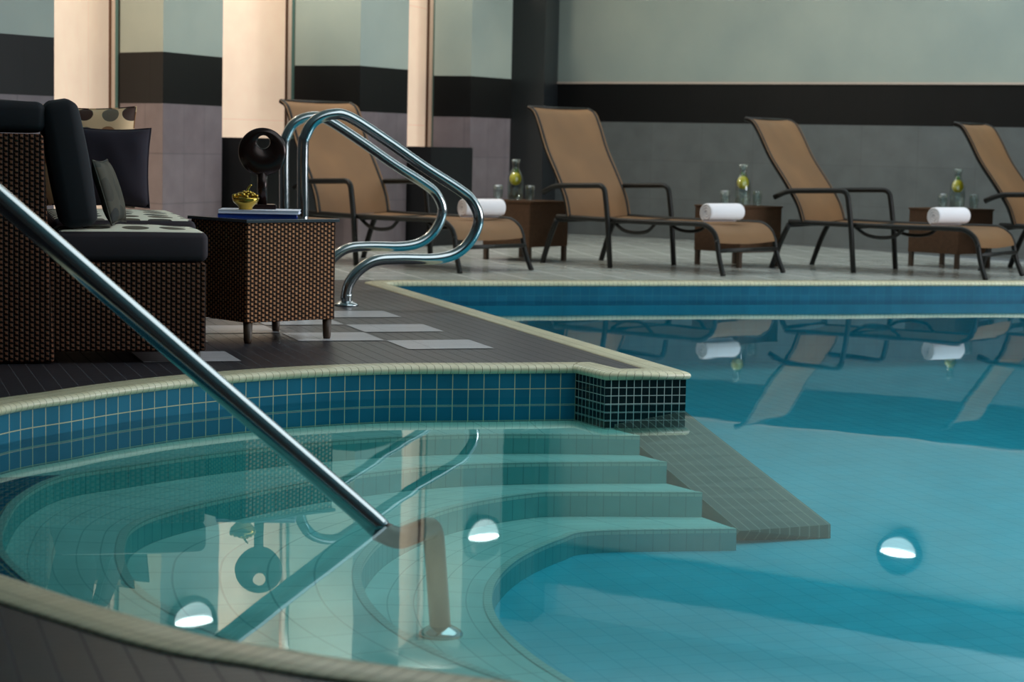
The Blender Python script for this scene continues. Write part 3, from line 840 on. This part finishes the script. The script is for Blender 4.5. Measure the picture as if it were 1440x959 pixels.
# ------------------------------------------------------------------ loungers
LW = .66
def make_lounger(tilt, label):
    root = empty('sun_lounger', (0, 0, 0))
    SH = .318; xh = -.34; xf = .80
    r = .0165
    BL = .80
    top_x = xh - BL*math.cos(math.radians(tilt)); top_z = SH+BL*math.sin(math.radians(tilt))
    # profile of the sling: back (S-curve) and seat
    d_ = Vector((top_x-xh, 0, top_z-SH)); n_ = Vector((d_.z, 0, -d_.x)).normalized()
    back = []
    for t, off in ((0, 0), (.15, .02), (.35, .010), (.6, -.012), (.82, -.010), (.94, -.018), (1.0, -.055)):
        back.append(Vector((xh, 0, SH)) + d_*t + n_*off)
    seat = [Vector((xh, 0, SH)), Vector((0, 0, SH-.004)), Vector((.4, 0, SH-.004)), Vector((xf-.10, 0, SH)), Vector((xf-.02, 0, SH-.008)), Vector((xf+.038, 0, SH-.045)), Vector((xf+.062, 0, SH-.085)), Vector((xf+.070, 0, SH-.11))]
    def slingmesh(P, w_):
        P = smooth_path(P, 5); mb = MB(); us = [0]
        for a, b in zip(P, P[1:]): us.append(us[-1]+(b-a).length)
        rows = [[Vector((p.x, y, p.z-sag)) for p in P] for y, sag in ((-w_/2, 0), (-w_/4, .008), (0, .011), (w_/4, .008), (w_/2, 0))]
        mb.grid(rows, us=us+[0], vs=[0, w_/4, w_/2, w_*.75, w_])
        rows = [[Vector((p.x, y, p.z-sag-.004)) for p in P] for y, sag in ((-w_/2, 0), (-w_/4, .008), (0, .011), (w_/4, .008), (w_/2, 0))]
        mb.grid(rows, us=us+[0], vs=[0, w_/4, w_/2, w_*.75, w_])
        return mb
    slingmesh([p+n_*.012 for p in back], LW-.005).build('back_sling', M['sling'], root)
    slingmesh([p+Vector((.010, 0, -.004)) for p in seat], LW-.055).build('seat_sling', M['sling'], root)
    for s in (-1, 1):
        y = s*(LW/2-.025)
        mb = MB(); mb.tube([p+Vector((0, y, 0)) for p in back], r, 10, res=5); mb.build('back_rail', M['alu'], root)
        mb = MB(); mb.tube([p+Vector((0, y, -.006)) for p in [Vector((xh-.10, 0, SH))]+seat], r, 10, res=5); mb.build('seat_rail', M['alu'], root)
        # foot leg continues down
        mb = MB(); mb.tube([Vector((xf+.067, y, SH-.10)), Vector((xf+.092, y*1.02, SH-.21)), Vector((xf+.135, y*1.06, 0))], r, 10, res=4); mb.build('leg', M['alu'], root)
        # front leg with arm
        ya = s*(LW/2+.005)
        armz = .525
        P = fillet([Vector((xh-.20, ya, armz-.055)), Vector((xh-.10, ya, armz-.01)), Vector((-.14, ya, armz)), Vector((-.02, ya, armz+.004)), Vector((0.015, ya, SH)), Vector((.045, ya, 0))], [.08, .08, .05, .09, .05], 5)
        mb = MB(); mb.tube(P, r*1.08, 10); mb.build('arm_leg', M['alu'], root)
        mb = MB(); mb.tube([Vector((-.44, y, SH-.02)), Vector((-.50, y, .17)), Vector((-.56, y, 0))], r*1.1, 10, res=3); mb.build('leg', M['alu'], root)
        # ratchet brace
        mb = MB(); mb.tube([Vector((.02, y*.92, SH-.02)), Vector((.10, y*.92, SH-.07)), Vector((.20, y*.92, SH-.085)), Vector((.30, y*.92, SH-.07)), Vector((.36, y*.92, SH-.02))], r*.7, 8, res=5); mb.build('brace', M['alu'], root)
    yy = LW/2-.02
    for x, z in ((xf+.088, SH-.165), (-.44, SH-.03), (.05, SH-.02)):
        mb = MB(); mb.tube([(x, -yy, z), (x, yy, z)], r*.8, 8); mb.build('crossbar', M['alu'], root)
    mb = MB(); p = back[-1]; mb.tube([p+Vector((0, -yy, 0)), p+Vector((0, yy, 0))], r*.8, 8); mb.build('crossbar', M['alu'], root)
    return root
def lounger_at(nearfront, yawd, proto):
    a = math.radians(yawd); p = v2(-math.sin(a), math.cos(a))
    c = nearfront + p*(LW/2)
    return (c.x, c.y, DECKZ), a
protoA = make_lounger(66, ''); protoB = make_lounger(60, '')
LG = 'tan sling sun loungers along the far deck'
spots = [
 (v2(-1.02, 12.85), -42, protoA, True, 'tan sling sun lounger at left, seen through the curved handrails'),
 (v2(.59, 13.15), -42, protoA, False, 'tan sling sun lounger nearest right of the charcoal column'),
 (v2(2.16, 13.20), -34, protoB, True, 'tan sling sun lounger third from left, between two carafe tables'),
 (v2(3.60, 13.40), -32, protoB, False, 'tan sling sun lounger cut off by the right edge of the picture'),
]
lpos = []
for nf, yw, pr, first, lab in spots:
    l_, a = lounger_at(nf, yw, pr)
    if first: pr.location = l_; pr.rotation_euler = (0, 0, a); o = pr
    else: o = dup(pr, l_, a)
    tag(o, lab, 'sun lounger', LG); lpos.append((Vector(l_), a))

# ------------------------------------------------------------------ small wicker tables
def make_side():
    root = empty('side_table', (0, 0, 0)); s = .205; h = .405
    mb = MB(); mb.box(-s, s, -s, s, .10, h-.012, bev=.004); mb.build('body', M['wicker_far'], root)
    mb = MB(); mb.box(-s-.006, s+.006, -s-.006, s+.006, h-.012, h, bev=.003); mb.build('tabletop', M['wicker_far'], root)
    for x in (-1, 1):
        for y in (-1, 1):
            mb = MB(); mb.box(x*(s-.018)-.014, x*(s-.018)+.014, y*(s-.018)-.014, y*(s-.018)+.014, 0, .10); mb.build('leg', M['leg_dark'], root)
    return root
side = make_side()
TP = [(v2(.075, 13.85), 'small brown wicker table beside the charcoal column, behind the left lounger foot', 50),
      (v2(1.50, 13.72), 'small brown wicker table behind the second lounger foot', 42),
      (v2(3.02, 14.15), 'small brown wicker table nearest the right picture edge', 44)]
for i, (c, lab, yw) in enumerate(TP):
    l_ = (c.x, c.y, DECKZ); a = math.radians(yw)
    if i == 0: side.location = l_; side.rotation_euler = (0, 0, a); o = side
    else: o = dup(side, l_, a)
    tag(o, lab, 'side table', 'wicker side tables between the loungers')
TZ = DECKZ+.405

# carafes with a lemon, and glasses
def make_carafe():
    root = empty('glass_carafe', (0, 0, 0))
    prof_ = [(.0, .002), (.045, .002), (.052, .012), (.054, .10), (.050, .16), (.034, .195), (.024, .215), (.026, .245), (.032, .275), (.029, .275), (.023, .245), (.021, .215), (.031, .195), (.047, .16), (.051, .10), (.049, .014), (.0, .010)]
    mb = MB(); mb.lathe(prof_, n=28); mb.build('bottle', M['clear'], root)
    return root
def make_lemon():
    root = empty('lemon', (0, 0, 0))
    mb = MB(); n = 14
    mb.lathe([((.040*math.sin(PI*i/n))*(1 if 1 < i < n-1 else .8), .044-.044*math.cos(PI*i/n)) for i in range(n+1)], n=20); mb.build('fruit', M['lemon'], root)
    mb = MB()
    for a in (0.3, 2.2, 4.2):
        d_ = Vector((math.cos(a), math.sin(a), 0)); s_ = Vector((-d_.y, d_.x, 0)); b = Vector((0, 0, .085))
        pts = [b, b+d_*.010+s_*.007+Vector((0, 0, .012)), b+d_*.014+Vector((0, 0, .030)), b+d_*.010-s_*.007+Vector((0, 0, .012))]
        mb.face(pts, smooth=False); mb.face([q+Vector((0, 0, .0012)) for q in pts])
    mb.build('leaf', M['leaf'], root)
    return root
def make_glass():
    root = empty('drinking_glass', (0, 0, 0))
    mb = MB(); mb.lathe([(0, .001), (.026, .001), (.030, .02), (.034, .06), (.032, .10), (.030, .10), (.032, .06), (.028, .022), (0, .008)], n=24); mb.build('bowl', M['clear'], root)
    return root
car, lem, gla = make_carafe(), make_lemon(), make_glass()
nm = ['beside the charcoal column', 'behind the second lounger foot', 'nearest the right picture edge']
k_first = True
for i, (pxc, tbl) in enumerate(((720, 0), (1039, 1), (1340, 2))):
    D = TP[tbl][0].y-.04; c = pxD(pxc, D)
    if i == 0: car.location = (c.x, c.y, TZ); o = car
    else: o = dup(car, (c.x, c.y, TZ), i)
    tag(o, 'clear glass water carafe on the wicker table '+nm[i], 'carafe', 'glass carafes on the side tables')
    z_ = TZ+.100+(.0, .01, .01)[i]
    if i == 0: lem.location = (c.x, c.y, z_); o = lem
    else: o = dup(lem, (c.x, c.y, z_), i*1.7)
    tag(o, 'yellow lemon with green leaf in the carafe '+nm[i], 'lemon', 'lemons in the carafes')
    for j, (dx, lr) in enumerate(((-.115, 'left'), (.10, 'right'))):
        if i == 2: dx += .02
        q = (c.x+dx, c.y+.02, TZ)
        if k_first: gla.location = q; o = gla; k_first = False
        else: o = dup(gla, q, j)
        tag(o, 'small drinking glass %s of the carafe %s' % (lr, nm[i]), 'glass', 'drinking glasses on the side tables')

# rolled towels
def make_towel():
    root_m = MB(); Lh = .145; R_ = .064
    n = 64
    # rolled spiral: outer surface and spiral ends
    turns = 3.2; tp = []
    for k in range(int(n*turns)+1):
        a = 2*PI*k/n; r = R_*(1-.82*(1-k/(n*turns)))
        tp.append((r*math.cos(-a), r*math.sin(-a)))
    def rowx(x, sc=1.0): return [Vector((x, p[0]*sc, p[1]*sc+R_)) for p in tp]
    root_m.grid([rowx(-Lh, .93), rowx(-Lh+.006, .98), rowx(-Lh+.018, 1), rowx(Lh-.018, 1), rowx(Lh-.006, .98), rowx(Lh, .93)])
    def rin(x, sc=1.0):
        o_ = []
        for k in range(len(tp)):
            a = math.atan2(tp[k][1], tp[k][0]); r = math.hypot(*tp[k])*sc-.0105
            o_.append(Vector((x, r*math.cos(a), r*math.sin(a)+R_)))
        return o_
    root_m.grid([rowx(-Lh, .93), rin(-Lh-.002, .95), rin(-Lh+.05, 1)]); root_m.grid([rowx(Lh, .93), rin(Lh+.002, .95), rin(Lh-.05, 1)])
    # core disc a little inside
    for x in (-Lh+.012, Lh-.012):
        root_m.face([Vector((x, .05*math.cos(2*PI*k/32), .05*math.sin(2*PI*k/32)+R_)) for k in range(32)])
    return root_m.build('rolled_towel', M['towel'])
tw0 = make_towel()
SEATZ = DECKZ+.318-.002
for i, (pxc, D, li, lab) in enumerate(((674, 12.72, 0, 'white rolled towel on the foot of the left lounger behind the handrail'), (1012, 12.88, 1, 'white rolled towel on the foot of the second lounger'), (1330, 13.12, 2, 'white rolled towel on the foot of the third lounger'))):
    c = pxD(pxc, D); q = (c.x, c.y, SEATZ+.001)
    o = tw0 if i == 0 else dup(tw0, q, 0)
    o.location = q; o.rotation_euler = (0, 0, math.radians((34, 38, 36)[i]))
    tag(o, lab, 'towel', 'rolled white towels on the loungers')

# ------------------------------------------------------------------ light
def area(name, loc_, tgt, sx, sy, e, col=(1, 1, 1)):
    l = bpy.data.lights.new(name, 'AREA'); l.shape = 'RECTANGLE'; l.size = sx; l.size_y = sy; l.energy = e; l.color = col
    o = bpy.data.objects.new(name, l); C.objects.link(o); o.location = loc_
    d_ = Vector(tgt)-Vector(loc_); o.rotation_euler = d_.to_track_quat('-Z', 'Y').to_euler(); return o
area('ceiling_light_pool', (2.0, 6.4, CEIL-.02), (2.0, 6.4, 0), 4, 4.5, 98, (.92, .98, 1))
area('ceiling_light_far', (1.8, 13.6, CEIL-.02), (1.8, 13.6, 0), 7, 1.6, 95, (.95, .98, 1))
area('window_daylight_right', (7.6, 8.8, 1.7), (0, 8.8, .4), 4.5, 2.0, 270, (.98, .97, 1))
area('ceiling_fill', (3.2, 14.4, 2.50), (3.2, 14.4, 3.2), 6, .3, 17, (.85, 1, 1))  # unseen up-light added to brighten the ceiling mirrored in the water
for (a, b, f_), e in zip(rec, (50, 45, 30)):
    c = a.lerp(b, .5); area('recess_lamp', (c.x+.25, c.y-.9, CEIL-.05), (c.x-.05, c.y, 1.3), .25, .25, e*.5, (1, .84, .68))
wd_ = bpy.data.worlds.new('world'); bpy.context.scene.world = wd_; wd_.use_nodes = True
wd_.node_tree.nodes['Background'].inputs[0].default_value = (.55, .65, .7, 1); wd_.node_tree.nodes['Background'].inputs[1].default_value = .25

vs = bpy.context.scene.view_settings
vs.view_transform = 'Standard'; vs.look = 'None'; vs.gamma = 1; vs.exposure = 0.0; vs.use_curve_mapping = False
